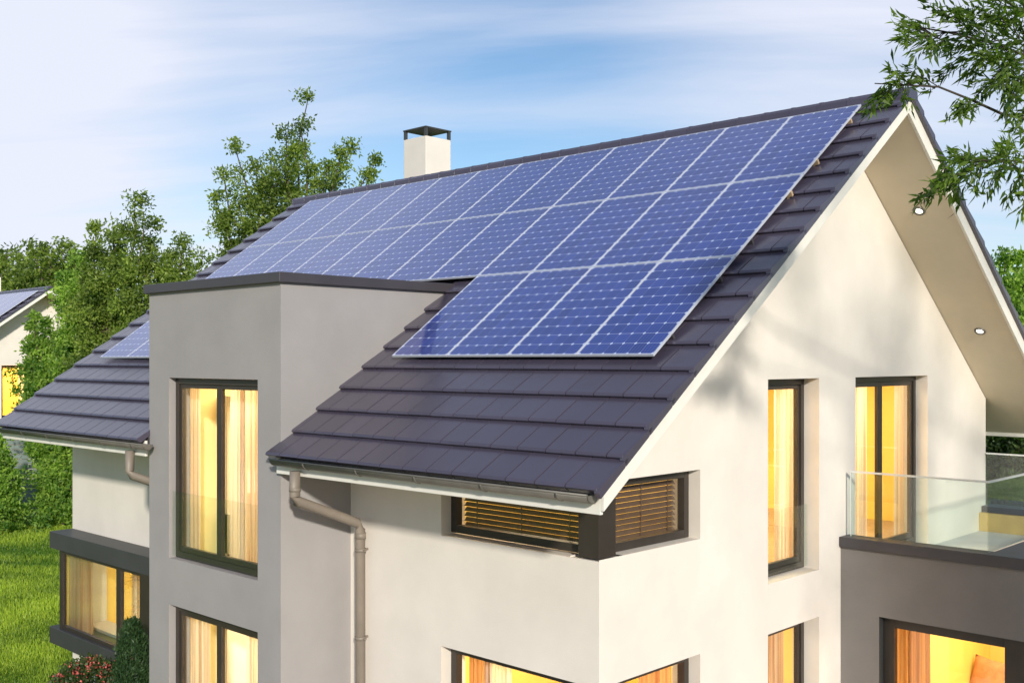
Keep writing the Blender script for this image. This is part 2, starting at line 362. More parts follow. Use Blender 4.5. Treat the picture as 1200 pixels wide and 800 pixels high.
corner(3.515, 4.247, True); corner(.3, 2.30, False)
drape('curtain', -11.0, -10.2, 1.03, 2.29, -.2, fw, 'sheerdark', bay); drape('curtain', -8.85, -8.3, 1.03, 2.29, -.2, fw, 'sheer', bay)

# ---- interiors
def room(a, b, open_side=(), walls='roomwall'):
    x0, y0, z0 = a; x1, y1, z1 = b; mb = MB()
    Fs = {'-x': [(x0,y0,z0),(x0,y1,z0),(x0,y1,z1),(x0,y0,z1)], '+x': [(x1,y0,z0),(x1,y1,z0),(x1,y1,z1),(x1,y0,z1)],
          '-y': [(x0,y0,z0),(x1,y0,z0),(x1,y0,z1),(x0,y0,z1)], '+y': [(x0,y1,z0),(x1,y1,z0),(x1,y1,z1),(x0,y1,z1)]}
    for k, f in Fs.items():
        if k not in open_side: mb.face(f)
    mb.face([(x0,y0,z1),(x1,y0,z1),(x1,y1,z1),(x0,y1,z1)], mi=1); mb.face([(x0,y0,z0),(x1,y0,z0),(x1,y1,z0),(x0,y1,z0)], mi=2)
    return mb.build('room', [M[walls], M['ceil'], M['floorwood']], house, fixn=False)
LP = 1.0
room((-6.75, TY+.28, 2.72), (-3.9, 3.0, 5.45), ('-y',), 'creamwall'); areaL('tower_room_light', (-5.3, .9, 5.4), (1.6, 1.6), 170*LP)
room((-6.75, TY+.28, 0.05), (-3.9, 3.0, 2.6), ('-y',), 'creamwall'); areaL('tower_lower_light', (-5.3, .9, 2.55), (1.6, 1.6), 110*LP)
room((-11.05, -.30, .9), (-7.0, 3.6, 2.55), ('-y',)); areaL('bay_room_light', (-9.3, 1.6, 2.5), (2, 1.6), 110*LP)
room((-3.7, TH, 2.72), (-TH, 2.85, 4.70), ('-y', '+x')); areaL('corner_room_light', (-2.0, 1.5, 4.65), (1.2, 1.2), 60*LP)
room((-3.7, TH, .05), (-TH, 4.75, 2.6), ('-y', '+x')); areaL('corner_lower_light', (-1.9, 2.2, 2.55), (2.2, 2.6), 170*LP)
room((-3.9, 2.9, 2.72), (-TH, 9.4, 5.7), ('+x',)); areaL('gable_room_light', (-1.9, 5.6, 5.6), (1.8, 4), 340*LP)

# ---- roof
roof_e = None
EY = -1.17; NC = 18; CS = (YR-EY)/NC
VX0, VX1 = -11.72, .93
def plane_pt(x, y, off): return (x, y, ZR+off-S*(YR-y))
cosp = 1/math.sqrt(1+S*S); sinp = S*cosp
def tiles(mirror):
    mb = MB(); tw_ = .3445
    for c in range(NC):
        ylow = EY+c*CS
        off = 0 if c % 2 == 0 else tw_/2
        nx = int((VX1-VX0)/tw_)+2
        for i in range(-1, nx):
            xa = VX1-.006-(i*tw_)-off; xb = xa-tw_+.015
            xa = min(xa, VX1-.004); xb = max(xb, VX0+.004)
            if xa-xb < .03: continue
            # leave the dormer footprint out
            if not mirror and xa > TX0+.02 and xb < TX1-.02 and ylow < ytop+.1 and ylow+CS > -1.0:
                if xb < TX0 and xa > TX0: xa = TX0+.02
                elif xb < TX1 < xa: xb = TX1-.02
                else: continue
                if xa-xb < .02: continue
            L = CS*1.16; lip = .07
            val = random.random()
            # profile (y, offset) : rounded nose at the low edge
            pr = [(ylow+.062, .195), (ylow+.005, .268), (ylow, .278), (ylow+.003, .287), (ylow+.014, .294), (ylow+L, .238), (ylow+L, .200)]
            dz = random.uniform(-.0015, .0015)
            prof = []
            for (y, o) in pr:
                z = ZR+o+dz-S*(YR-y); prof.append(((2*YR-y) if mirror else y, z))
            mb.prism(prof, xb, xa, val=val)
    return mb
roof = tiles(False).build('roof', M['tile'], house, label='dark violet grey flat tiled roof')
for o in (tiles(True).build('rear_slope', M['tile'], roof),): pass
# underlay deck just beneath the tiles and the soffit below
mb = MB()
def slab(mb, x0, x1, ya, yb, o0, o1, mir=False, mi=0):
    f = (lambda y: 2*YR-y) if mir else (lambda y: y)
    pr = [(f(ya), under(ya)+o0), (f(yb), under(yb)+o0), (f(yb), under(yb)+o1), (f(ya), under(ya)+o1)]
    mb.prism(pr, x0, x1, mi=mi)
slab(mb, TX1-.01, VX1-.05, -1.0, YR, .03, .218); slab(mb, VX0+.05, TX0+.01, -1.0, YR, .03, .218); slab(mb, TX0+.012, TX1-.012, ytop, YR, .03, .217)
slab(mb, VX0+.05, VX1-.05, -1.0, YR, .03, .218, True)
mb.build('roof_deck', M['cap'], roof)
mb = MB()
for x0, x1, mir in ((TX1+.002, .86, False), (XL-.24, TX0-.002, False), (XL-.24, .86, True)):
    mb = MB(); slab(mb, x0, x1, -1.0, YR, 0, .028, mir); mb.build('soffit', M['soffit'], house)
# white barge boards and fascia
for x0, x1 in ((.862, .90), (XL-.28, XL-.242)):
    for mir in (False, True): 
        mb = MB(); slab(mb, x0, x1, -1.04, YR, -.003, .195, mir); mb.build('barge_board', M['trim'], roof, bevel=.003)
for x0, x1 in ((TX1+.004, .86), (XL-.24, TX0-.004)): mb = MB(); mb.box((x0, -1.04, under(-1.04)-.035), (x1, -1.003, under(-1.04)+.17)); mb.build('fascia', M['trim'], roof, bevel=.003)
mb = MB(); mb.box((XL-.24, 2*YR+1.003, under(-1.04)-.035), (.86, 2*YR+1.04, under(-1.04)+.17)); mb.build('fascia', M['trim'], roof, bevel=.003)
# dark verge tiles, one step per course
for x0, x1 in ((.902, VX1+.022), (VX0-.022, XL-.282)):
    for mir in (False, True):
        mb = MB()
        for c in range(NC):
            y = EY+c*CS; f = (lambda q: 2*YR-q) if mir else (lambda q: q)
            o_ = lambda yy, o: (f(yy), ZR+o-S*(YR-yy))
            pr = [o_(y+.028, .188), o_(y+CS*1.03, .188), o_(y+CS*1.16, .225), o_(y+CS*1.16, .240), o_(y+.014, .292), o_(y+.002, .270), o_(y, .255)]
            mb.prism(pr, x0, x1, val=random.random())
        mb.build('verge_tile', M['tile'], roof)
mb = MB(); x = VX1+.03     # ridge caps
while x > VX0:
    xb = x-.40; v = random.random()
    for (xa, xc, g) in ((x-.004, xb+.02, 0), (xb+.03, xb, .005)):
        prof = [(YR-.13-g, ZR+.155), (YR-.12-g, ZR+.245+g), (YR-.07, ZR+.29+g), (YR, ZR+.305+g), (YR+.07, ZR+.29+g), (YR+.12+g, ZR+.245+g), (YR+.13+g, ZR+.155)]
        mb.prism(prof, xc, xa, val=v, caps=True)
    x = xb
mb.build('ridge_cap', M['tile'], roof)
# gutters
def gutter(x0, x1):
    mb = MB(); yc, zc, r = -1.113, 4.303, .07; n = 12
    out = [(yc+r*math.cos(math.pi+math.pi*k/n), zc+r*math.sin(math.pi+math.pi*k/n)) for k in range(n+1)]
    inn = [(yc+(r-.006)*math.cos(math.pi+math.pi*k/n), zc+(r-.006)*math.sin(math.pi+math.pi*k/n)) for k in range(n, -1, -1)]
    mb.prism(out+inn, x0, x1, sm=True)
    mb.tube([(x0, yc-r, zc+.004), (x1, yc-r, zc+.004)], .011, 8)
    for xe in (x0, x1-.006): mb.prism(out, xe, xe+.006)
    x = x1-.35
    while x > x0+.1:
        o2 = [(yc+(r+.006)*math.cos(math.pi+math.pi*k/n), zc+(r+.006)*math.sin(math.pi+math.pi*k/n)) for k in range(n+1)]
        mb.prism(o2+[(p[0], p[1]) for p in out[::-1]], x, x+.03, sm=True); x -= .9
    return mb.build('gutter', M['zinc'], roof)
gutter(-3.72, .84); gutter(XL-.24, -6.62)
mb = MB(); pr = .058
pts = [(-3.33, -1.115, 4.2), (-3.33, -1.115, 3.93), (-3.34, -1.08, 3.87), (-3.47, -.16, 3.52), (-3.475, -.11, 3.44), (-3.475, -.105, 0.05)]
mb.tube(pts, pr, 14)
for z in (3.2, 2.18, 1.2):
    mb.tube([(-3.475, -.105, z-.02), (-3.475, -.105, z+.02)], pr+.010, 14); mb.box((-3.485, -.06, z-.012), (-3.465, .0, z+.012)); mb.box((-3.41, -.12, z-.01), (-3.385, -.09, z+.01))
mb.tube([(-3.33, -1.115, 4.02), (-3.33, -1.115, 3.98)], pr+.006, 14); mb.tube([(-3.475, -.105, 3.40), (-3.475, -.105, 3.33)], pr+.006, 14)
mb.build('downpipe', M['pipe'], house)
mb = MB()
mb.tube([(-7.12, -1.115, 4.2), (-7.12, -1.115, 3.93), (-7.11, -1.09, 3.87), (-6.98, -.2, 3.5), (-6.97, -.12, 3.42), (-6.97, -.11, .05)], pr, 14)
mb.build('downpipe', M['pipe'], house)
# downlights in the rear soffit of the gable overhang
for y in (6.20, 8.36):
    c = Vector((.435, y, under(y)-.001)); n = Vector((0, -sinp, -cosp)); a = Vector((1, 0, 0)); b = n.cross(a)
    mb = MB(); seg = 24
    for k in range(seg):
        t0, t1 = 2*math.pi*k/seg, 2*math.pi*(k+1)/seg
        q = lambda t, r, h: c+(a*math.cos(t)+b*math.sin(t))*r+n*h
        mb.face([q(t0,.085,0), q(t1,.085,0), q(t1,.08,.012), q(t0,.08,.012)]); mb.face([q(t0,.08,.012), q(t1,.08,.012), q(t1,.055,.012), q(t0,.055,.012)]); mb.face([q(t0,.055,.012), q(t1,.055,.012), q(t1,.05,.004), q(t0,.05,.004)])
    d = mb.build('downlight', M['zinc'], house, fixn=False)
    mb = MB(); mb.face([c+(a*math.cos(2*math.pi*k/seg)+b*math.sin(2*math.pi*k/seg))*.05+n*.004 for k in range(seg)]); mb.build('bulb', M['lamp'], d, fixn=False)

# ---- chimney (stands through the roof, part of the house)
mb = MB(); CX0, CX1, CY0, CY1 = -9.60, -8.95, 5.75, 6.40
mb.box((CX0, CY0, 7.4), (CX1, CY1, 9.70)); ch = mb.build('chimney', M['plaster'], roof, bevel=.01)
mb = MB()
for x in (CX0, CX1-.055):
    for y in (CY0, CY1-.055): mb.box((x, y, 9.70), (x+.055, y+.055, 9.862))
mb.box((CX0-.01, CY0-.01, 9.862), (CX1+.01, CY1+.01, 9.885)); mb.build('chimney_cowl', M['bay'], ch)
kids = [o for o in bpy.data.objects]

# ---- flat roofed side block with terrace
GY = YR+.03
side = empty('side_extension', (0, 0, 0), 'dark grey flat roofed ground floor extension beside the gable, carrying the terrace', 'building')
side.location = (2.5, 7.3, 0); BT = 3.04
mb = MB(); ow = (.51, 3.4, .05, 2.23)
wall(mb, .003, 6.5, 0, lambda u: BT, [ow], lambda u, z, d: (u, GY+d, z), .3)
mb.face([(6.5, GY, 0), (6.5, 9.9, 0), (6.5, 9.9, BT), (6.5, GY, BT)]); mb.face([(.003, 9.9, 0), (6.5, 9.9, 0), (6.5, 9.9, BT), (.003, 9.9, BT)])
mb.build('extension_wall', [M['dark_plaster'], M['bay']], side, fixn=False)
mb = MB(); mb.box((.004, GY-.05, BT), (6.55, GY+.22, BT+.13)); mb.box((1.80, GY+.222, BT+.002), (6.55, 10.0, BT+.125)); mb.box((.004, 9.6, BT-.05), (1.798, 9.95, BT+.045))
mb.build('parapet_cap', M['cap'], side, bevel=.008)
mb = MB(); mb.box((.004, GY+.1, 2.5), (1.80, 9.6, 2.70)); mb.build('terrace_floor', M['concrete'], side)
mb = MB(); mb.box((.004, 9.5, 2.702), (1.79, 9.598, BT-.052)); mb.build('parapet_lining', pbr('lit_yellow_lining', (.62, .42, .13), .7, var=.1), side)  # yellow light reflected on the parapet's inner face, put into its colour
mb = MB(); mb.box((1.72, GY+.2, 2.702), (1.798, 9.5, BT+.10)); mb.build('parapet_lining', M['plaster'], side)
sw = lambda u, z, d: (u, GY+d, z)
mb = MB(); rect_frame(mb, .515, 3.395, .055, 2.225, .12, .22, .13, sw); mb.box((1.98, GY+.06, .06), (3.38, GY+.118, 2.22))
sd = mb.build('sliding_door', M['frame'], side, bevel=.004)
mb = MB(); mb.box((.64, GY+.16, .18), (1.98, GY+.168, 2.10)); mb.build('pane', M['glass'], sd)
drape('drape', .46, .97, .1, 2.15, .42, sw, 'drape', sd)
mb = MB(); x0, x1, yy0, yy1, z0, z1 = .35, 6.2, GY+.31, 9.0, .05, 2.48
mb.face([(x0,yy0,z0),(x0,yy1,z0),(x0,yy1,z1),(x0,yy0,z1)]); mb.face([(x1,yy0,z0),(x1,yy1,z0),(x1,yy1,z1),(x1,yy0,z1)]); mb.face([(x0,yy1,z0),(x1,yy1,z0),(x1,yy1,z1),(x0,yy1,z1)])
mb.face([(x0,yy0,z1),(x1,yy0,z1),(x1,yy1,z1),(x0,yy1,z1)], mi=1); mb.face([(x0,yy0,z0),(x1,yy0,z0),(x1,yy1,z0),(x0,yy1,z0)], mi=2)
mb.build('room', [M['roomwall'], M['ceil'], M['floorwood']], side, fixn=False); areaL('extension_light', (2.2, 6.9, 2.42), (2.5, 2.5), 200*LP)
# terrace balustrade
bal = empty('glass_balustrade', (.9, GY+.1, BT+.13), 'clear glass balustrade along the front and right side of the terrace', 'balustrade')
RY = GY+.09
def gpanel(a, b, parent, z0=BT+.13, z1=3.975):
    mb = MB(); mb.box(a+(z0,), b+(z1,)); g = mb.build('glass_panel', M['rail_glass'], parent); return g
gpanel((.10, RY), (1.778, RY+.014), bal); gpanel((1.784, RY+.0), (1.798, 6.9), bal, BT+.135); gpanel((1.784, 6.92), (1.798, 9.4), bal, BT+.135)
mb = MB(); mb.box((.09, RY-.008, 3.977), (1.80, RY+.022, 4.0)); mb.box((1.776, RY+.023, 3.977), (1.806, 9.45, 4.0)); mb.box((.088, RY-.002, BT+.13), (.098, RY+.016, 3.977))
mb.build('handrail', M['rail_edge'], bal)
bal2 = empty('glass_balustrade', (.9, 9.75, BT+.05), 'glass balustrade at the far edge of the terrace, in front of dark shrubs', 'balustrade')
gpanel((.02, 9.74), (1.75, 9.754), bal2, BT+.046, 3.90); mb = MB(); mb.box((.02, 9.732, 3.902), (1.76, 9.762, 3.925)); mb.build('handrail', M['rail_edge'], bal2)

# ---- furniture seen through the glass
ac = empty('armchair', (.75, 8.2, .05), 'white armchair inside the lit room of the dark extension', 'chair')
mb = MB(); mb.box((.38, 7.75, .12), (1.13, 8.45, .34)); ob = mb.build('seat', M['white'], ac, bevel=.05)
mb = MB(); mb.box((.38, 8.40, .3), (1.13, 8.58, .92)); mb.build('backrest', M['white'], ac, bevel=.06)
for x in (.36, 1.06):
    mb = MB(); mb.box((x, 7.75, .15), (x+.12, 8.45, .55)); mb.build('armrest', M['white'], ac, bevel=.04)
for x in (.44, 1.06):
    for y in (7.85, 8.40):
        mb = MB(); mb.tube([(x, y, .05), (x, y, .14)], .02, 8); mb.build('leg', M['frame'], ac)
mb = MB(); n = 10; m4 = Matrix.Translation((.60, 8.24, .80)) @ Matrix.Rotation(R(-14), 4, 'X') @ Matrix.Rotation(R(8), 4, 'Y')
idx = {}
for s_ in (-1, 1):
    for i in range(n+1):
        for j in range(n+1):
            u, v = i/n*2-1, j/n*2-1; t = .085*(1-u**4)**.5*(1-v**4)**.5; k = 1-.05*(1-abs(u))*(abs(v)); l_ = 1-.05*(1-abs(v))*abs(u)
            idx[s_, i, j] = len(mb.v); mb.v.append(tuple(m4 @ Vector((u*.24*l_, s_*t, v*.24*k))))
    for i in range(n):
        for j in range(n): mb.f.append((idx[s_,i,j], idx[s_,i+1,j], idx[s_,i+1,j+1], idx[s_,i,j+1])); mb.mi.append(0); mb.val.append(.5); mb.smooth.append(True)
tag(mb.build('cushion', M['cushion']), 'square orange cushion propped on the white armchair behind the sliding door', 'cushion')
dr = empty('dresser', (-6.5, .5, 2.73), 'pale low dresser with dark handles inside the upper tower room', 'dresser')
mb = MB(); mb.box((-6.73, .0, 2.75), (-6.33, 1.5, 3.30)); mb.build('cabinet', M['white'], dr, bevel=.008)
for z in (2.78, 2.95, 3.12):
    mb = MB(); mb.box((-6.328, .02, z), (-6.31, 1.48, z+.155)); d = mb.build('drawer', M['white'], dr, bevel=.004)
    mb = MB(); mb.box((-6.308, .45, z+.08), (-6.285, 1.05, z+.10)); mb.build('handle', M['frame'], d)
lp = empty('table_lamp', (-6.52, .35, 3.3), 'small glowing table lamp on the dresser in the tower room', 'lamp')
mb = MB(); mb.tube([(-6.52, .35, 3.3), (-6.52, .35, 3.62)], .02, 10); mb.tube([(-6.52, .35, 3.3), (-6.52, .35, 3.32)], .08, 16); mb.build('base', M['frame'], lp)
mb = MB(); mb.tube([(-6.52, .35, 3.58), (-6.52, .35, 3.86)], [.14, .10], 20); mb.build('lamp_shade', M['lampshade'], lp)

# ------------------------------------------------------------------ solar panels
pitch = math.atan(S); POFF = .37
XR = .465; RY0 = .222; RP = 1.412
def panel_proto():
    root = empty('solar_panel', (0, 0, 0), '', 'solar panel', 'solar panels on the main roof', rot=(pitch, 0, 0))
    fr = .011; g = .004
    mb = MB()
    for a, b in (((g, g, -.024), (PW-g, g+fr, .0)), ((g, PH-g-fr, -.024), (PW-g, PH-g, .0)), ((g, g+fr, -.024), (g+fr, PH-g-fr, .0)), ((PW-g-fr, g+fr, -.024), (PW-g, PH-g-fr, .0))): mb.box(a, b)
    me_parent = root
    f = mb.build('frame', M['alu']); f.parent = root
    mb = MB(); mb.box((g+fr, g+fr, -.02), (PW-g-fr, PH-g-fr, -.004)); c = mb.build('cell_glass', M['cells']); c.parent = root
    return root, [f, c]
proto, pk = panel_proto(); first = True
rown = ['bottom', 'middle', 'top']; ords = ['first', 'second', 'third', 'fourth', 'fifth', 'sixth', 'seventh', 'eighth', 'ninth', 'tenth', 'eleventh', 'twelfth']
panels = []
for r in (2, 1, 0):
    for i in range(12):
        xl = XR-(i+1)*PW
        if r == 0 and not (i < 4 or xl+PW < TX0-.02): continue
        o = proto if first else copy_known(proto, pk); first = False
        y = RY0+r*RP; o.location = plane_pt(xl, y, POFF)
        if r == 0 and i >= 4: lab = f'blue solar panel in the bottom row left of the grey tower, {ords[i-8]} from it'
        elif r == 0: lab = f'blue solar panel in the bottom row right of the tower, {ords[i]} from the gable'
        else: lab = f'blue solar panel in the {rown[r]} row of the main roof, {ords[i]} from the gable edge'
        o['label'] = lab; panels.append(o)
n_ = 0
for r in range(3):
    for t, w in ((.22, 'lower'), (.80, 'upper')):
        y = RY0+(r+t)*RP; segs = [(XR-12*PW-.05, XR+.012)] if r > 0 else [(XR-4*PW-.05, XR+.012)]
        for a, b in segs:
            z = ZR+POFF-.052-S*(YR-y); mat = Matrix.Translation((0, y, z)) @ Matrix.Rotation(pitch, 4, 'X')
            mb = MB(); mb.box((a, -.016, -.035), (b, .016, .022), mat=mat)
            rm = M['rail_end'] if (r == 2 or (r == 1 and w == 'upper')) else M['cap']; o = mb.build('mounting_rail', rm)
            x = b-.04
            tag(o, ('tan' if rm is M['rail_end'] else 'dark')+f' {w} mounting rail under the {rown[r]} row of solar panels', 'mounting rail', 'mounting rails under the panels')
            while x > a: mb = MB(); mb.box((x-.035, -.014, -.10), (x-.01, .014, -.036), mat=mat); x -= 1.2; k = mb.build('bracket', rm, o)

# ------------------------------------------------------------------ neighbour house: the same model further off
NB = Vector((-42.12, 7.3, 0))
nh = copy_tree(house); nh.location = NB; nh['label'] = 'distant cream house with panels on its roof, behind the green shrubs at the left'
q = 0
for r in (2, 1, 0):
    for i in range(8):
        if r == 0 and i > 3: continue
        o = copy_known(proto, pk); xl = XR-(i+1)*PW; y = RY0+r*RP
        o.location = Vector(plane_pt(xl, y, POFF))+NB; o['label'] = f'small blue solar panel on the distant house, {rown[r]} row, {ords[i]} from its gable'; o['group'] = 'solar panels on the distant house'
areaL('neighbour_light', NB+Vector((-1.9, 4.6, 5.6)), (1.8, 3), 420, (1, .7, .35))
def finish_labels():
    pass

# ------------------------------------------------------------------ ground
k = NT('lawn_soil'); tc = k.n('ShaderNodeTexCoord'); b = k.n('ShaderNodeBsdfPrincipled', i_Roughness=.95)
nz = k.n('ShaderNodeTexNoise', i_Scale=.35, i_Detail=6, i_Roughness=.65); k.l(tc.outputs['Object'], nz.inputs['Vector'])
mr = k.n('ShaderNodeMapRange'); mr.inputs[1].default_value = .35; mr.inputs[2].default_value = .65; k.l(nz.outputs[0], mr.inputs[0])
mx = k.n('ShaderNodeMix', data_type='RGBA'); mx.inputs[6].default_value = (.08, .13, .02, 1); mx.inputs[7].default_value = (.22, .29, .045, 1); k.l(mr.outputs[0], mx.inputs[0]); k.l(mx.outputs[2], b.inputs['Base Color'])
k.l(b.outputs[0], k.out.inputs[0])
mb = MB(); g = 900; mb.face([(-g, -g, 0), (g, -g, 0), (g, g, 0), (-g, g, 0)])
o = mb.build('ground', k.m, fixn=False); o['kind'] = 'structure'; o['label'] = 'green lawn around the house'
mb = MB(); mb.face([(-6.4, -12, .006), (14, -12, .006), (14, 4.8, .006), (0, 4.8, .006), (0, 0, .006), (-6.4, 0, .006)])  # unseen apron added so its warm tone bounces onto the front wall
o = mb.build('bounce_paving', pbr('warm_bounce_stone', (.46, .39, .32), .85, var=.12, scale=1.2, bump=.3, bscale=20), fixn=False); o['kind'] = 'structure'; o['label'] = 'warm stone apron added out of view to bounce warm light onto the front wall'

def quads(name, V, vals, mat, parent=None, tri=False):
    n = 3 if tri else 4; N = len(V)//n
    me = bpy.data.meshes.new(name); me.vertices.add(len(V)); me.vertices.foreach_set('co', V.astype(np.float32).ravel())
    me.loops.add(len(V)); me.loops.foreach_set('vertex_index', np.arange(len(V), dtype=np.int32))
    me.polygons.add(N); me.polygons.foreach_set('loop_start', np.arange(0, len(V), n, dtype=np.int32)); me.update(calc_edges=True)
    a = me.attributes.new('v', 'FLOAT', 'FACE'); a.data.foreach_set('value', vals.astype(np.float32)); me.materials.append(mat)
    o = bpy.data.objects.new(name, me); C.objects.link(o)
    if parent: o.parent = parent
    return o
# grass blades where the lawn shows (left) : one uncountable mass
N = 150000
px = rng.uniform(-30, 190, N); dd = 1/np.sqrt(rng.uniform(1/46.**2, 1/11.**2, N)); dd = np.where(rng.random(N) < .45, rng.uniform(11, 40, N), dd)
X = CAM.x+FW.x*dd+RT.x*(px-600)/F*dd; Y = CAM.y+FW.y*dd+RT.y*(px-600)/F*dd
ok = ~((X > -11.3) & (X < 0) & (Y > -.95)); X, Y, dd = X[ok], Y[ok], dd[ok]; N = len(X)
clump = np.sin(X*1.3+np.sin(Y*.9)*2)*np.cos(Y*1.1+np.sin(X*.7)*2)
h = rng.uniform(.05, .12, N)*(1+.35*clump); an = rng.uniform(0, 6.28, N); w = .006+.0006*dd; le = rng.normal(0, .035, (N, 2))
B = np.stack([X, Y, np.zeros(N)], 1); s = np.stack([np.cos(an)*w, np.sin(an)*w, np.zeros(N)], 1); tip = B+np.stack([le[:, 0], le[:, 1], h], 1)
V = np.stack([B-s, B+s, tip], 1).reshape(-1, 3); vals = np.clip(.46+.34*clump+.22*np.sin(X*.37+1)*np.sin(Y*.31)+rng.normal(0, .2, N), 0, 1)
o = quads('grass', V, vals, M['grassblade'], tri=True); tag(o, 'sunlit green grass of the lawn left of the house', 'grass', kind='stuff')

# ------------------------------------------------------------------ trees
def leaves(centers, sig, count, L, W, up=.0, droop=0., bright=None):
    """count leaves gaussian around weighted cluster centres -> quad verts, values"""
    centers = np.array(centers); k = rng.integers(0, len(centers), count); c = centers[k]
    sg = np.array(sig)[k][:, None] if hasattr(sig, '__len__') else sig
    p = c+np.clip(rng.normal(0, 1, (count, 3)), -1.7, 1.7)*sg*np.array([1, 1, .9])
    d = rng.normal(0, 1, (count, 3)); d[:, 2] += up-droop; d /= np.linalg.norm(d, axis=1)[:, None]
    a = rng.normal(0, 1, (count, 3)); a -= (a*d).sum(1)[:, None]*d; a /= np.linalg.norm(a, axis=1)[:, None]
    l = (L*rng.uniform(.6, 1.25, count))[:, None]; w = (W*rng.uniform(.7, 1.2, count))[:, None]
    V = np.stack([p, p+d*l*.45+a*w, p+d*l, p+d*l*.45-a*w], 1).reshape(-1, 3)
    cv = rng.normal(0, .16, len(centers))[k]
    return V, np.clip(.5+cv+rng.normal(0, .2, count), 0, 1)
def bent(a, b, n=5, sag=.0, jit=.06):
    a, b = Vector(a), Vector(b); L = (b-a).length; pts = []
    for i in range(n+1):
        t = i/n; p = a.lerp(b, t); j = L*jit*math.sin(math.pi*t)
        pts.append(p+Vector((random.uniform(-j, j), random.uniform(-j, j), random.uniform(-j, j)*.6+sag*L*math.sin(math.pi*t))))
    return pts
def tree(name, label, cat, base, tips, mat, nleaf, L, W, rtrunk=.12, sig=.35, group=None, fork=.35, bush=False, density=1.0, leafup=.3, sub=3):
    """trunk from base, one limb to each tip; twigs with leaf clumps along the outer part of each limb"""
    base = Vector(base); root = empty(name, base, label, cat, group)
    tips = [Vector(t) for t in tips]; cen = sum(tips, Vector())/len(tips); zt = max(t.z for t in tips)
    top = Vector((cen.x*.6+base.x*.4, cen.y*.6+base.y*.4, base.z+(zt-base.z)*.62))
    mb = MB(); tr = bent(base, top, 7, 0, .03); mb.tube(tr, [rtrunk*(1-.72*i/7) for i in range(8)], 9)
    cl, sg = [], []
    for t in tips:
        f = random.uniform(fork*.5, fork*1.6); f = min(f, .95); idx = f*(len(tr)-1); st = tr[int(idx)].lerp(tr[min(int(idx)+1, len(tr)-1)], idx-int(idx))
        if st.z > t.z-.3: st = tr[max(0, int(idx)-2)]
        n = 6; lim = bent(st, t, n, .05, .06); r0 = rtrunk*.45
        mb.tube(lim, [r0*(1-.88*i/n)+.004 for i in range(n+1)], 6)
        ln = (t-st).length
        for i in range(2, n+1):
            frac = i/n
            if i > 2:
                for q in (0, .5): cl.append(tuple(lim[i].lerp(lim[i-1], q)+Vector((random.gauss(0, .25), random.gauss(0, .25), 0))*sig-base)); sg.append(sig*(.75-.38*frac))
            for q in range(sub):
                if i == n and q: break
                off = Vector((random.gauss(0, 1), random.gauss(0, 1), random.gauss(.1, .6)))*sig*(1.9-1.25*frac)*(0 if i == n else 1)
                e = lim[i]+off
                if off.length > .1: mb.tube([lim[i], lim[i].lerp(e, .5)+Vector((0, 0, .04)), e], [.012+.01*(1-frac), .009, .004], 4, cap=False)
                cl.append(tuple(e-base)); sg.append(sig*random.uniform(.35, .8)*(1.15-.45*frac))
    mb.build('trunk', M['bark'], root, fixn=False)
    V, vals = leaves(cl, sg, nleaf, L, W, up=leafup)
    V[:, 2] = np.maximum(V[:, 2], .02-base.z)
    quads('crown', V, vals, M[mat], root); return root
def tp(lst, d, dj=1.2): return [P(x, y, d+random.uniform(-dj, dj)) for x, y in lst]
def gbase(x, d): p = P(x, 600, d); return (p.x, p.y, 0)
# tall tree behind the roof ridge
tree('tree', 'tall loose crowned tree rising behind the roof ridge left of the chimney', 'tree', gbase(330, 32),
     tp([(362, 112), (352, 150), (345, 175), (275, 172), (262, 205), (252, 232), (262, 265), (300, 195), (325, 205), (336, 158), (322, 185), (385, 195), (400, 180), (413, 172), (440, 188), (430, 205), (300, 240), (340, 225), (280, 240), (370, 215), (270, 290), (310, 215)], 32, 1.2), 'leaf_olive', 46000, .135, .030, .2, .36, 'trees behind the house')
# trees left of the main roof, from the back forward
tree('tree', 'tree with two thin shoots above its crown, right behind the left roof edge', 'tree', gbase(180, 31),
     tp([(158, 235), (170, 262), (176, 285), (150, 330), (200, 300), (214, 285), (190, 340), (175, 310), (160, 370), (210, 350), (196, 318), (140, 400), (205, 330), (185, 380)], 31, .9), 'leaf_olive', 42000, .135, .030, .16, .36, 'trees behind the house')
tree('tree', 'olive green tree with a ragged top between the bright shrub and the shooted tree', 'tree', gbase(118, 33),
     tp([(112, 268), (108, 295), (132, 278), (128, 310), (140, 290), (120, 340), (100, 330), (145, 330), (150, 370), (110, 380), (138, 360), (125, 400)], 33, .9), 'leaf_olive', 42000, .135, .030, .16, .36, 'trees behind the house')
tree('tree', 'dark distant tree above the neighbouring roof ridge', 'tree', gbase(66, 60),
     tp([(35, 288), (45, 300), (52, 292), (72, 288), (84, 292), (90, 305), (60, 310), (40, 325), (75, 325), (95, 330)], 60, 2), 'leaf_olive', 14000, .30, .065, .25, .65, 'trees behind the house', bush=True)
tree('tree', 'dark distant tree at the left picture edge beyond the neighbouring roof', 'tree', gbase(5, 62),
     tp([(-20, 300), (2, 300), (10, 295), (20, 305), (28, 320), (-5, 315), (15, 335), (-25, 330), (0, 340)], 62, 2), 'leaf_olive', 12000, .30, .065, .25, .65, 'trees behind the house')
tree('tree', 'small tuft topped tree just behind the sloping left roof verge', 'tree', gbase(232, 40),
     tp([(228, 298), (238, 297), (232, 310), (222, 312), (245, 305), (225, 330)], 40, .6), 'leaf_olive', 3000, .18, .04, .09, .3, 'trees behind the house')
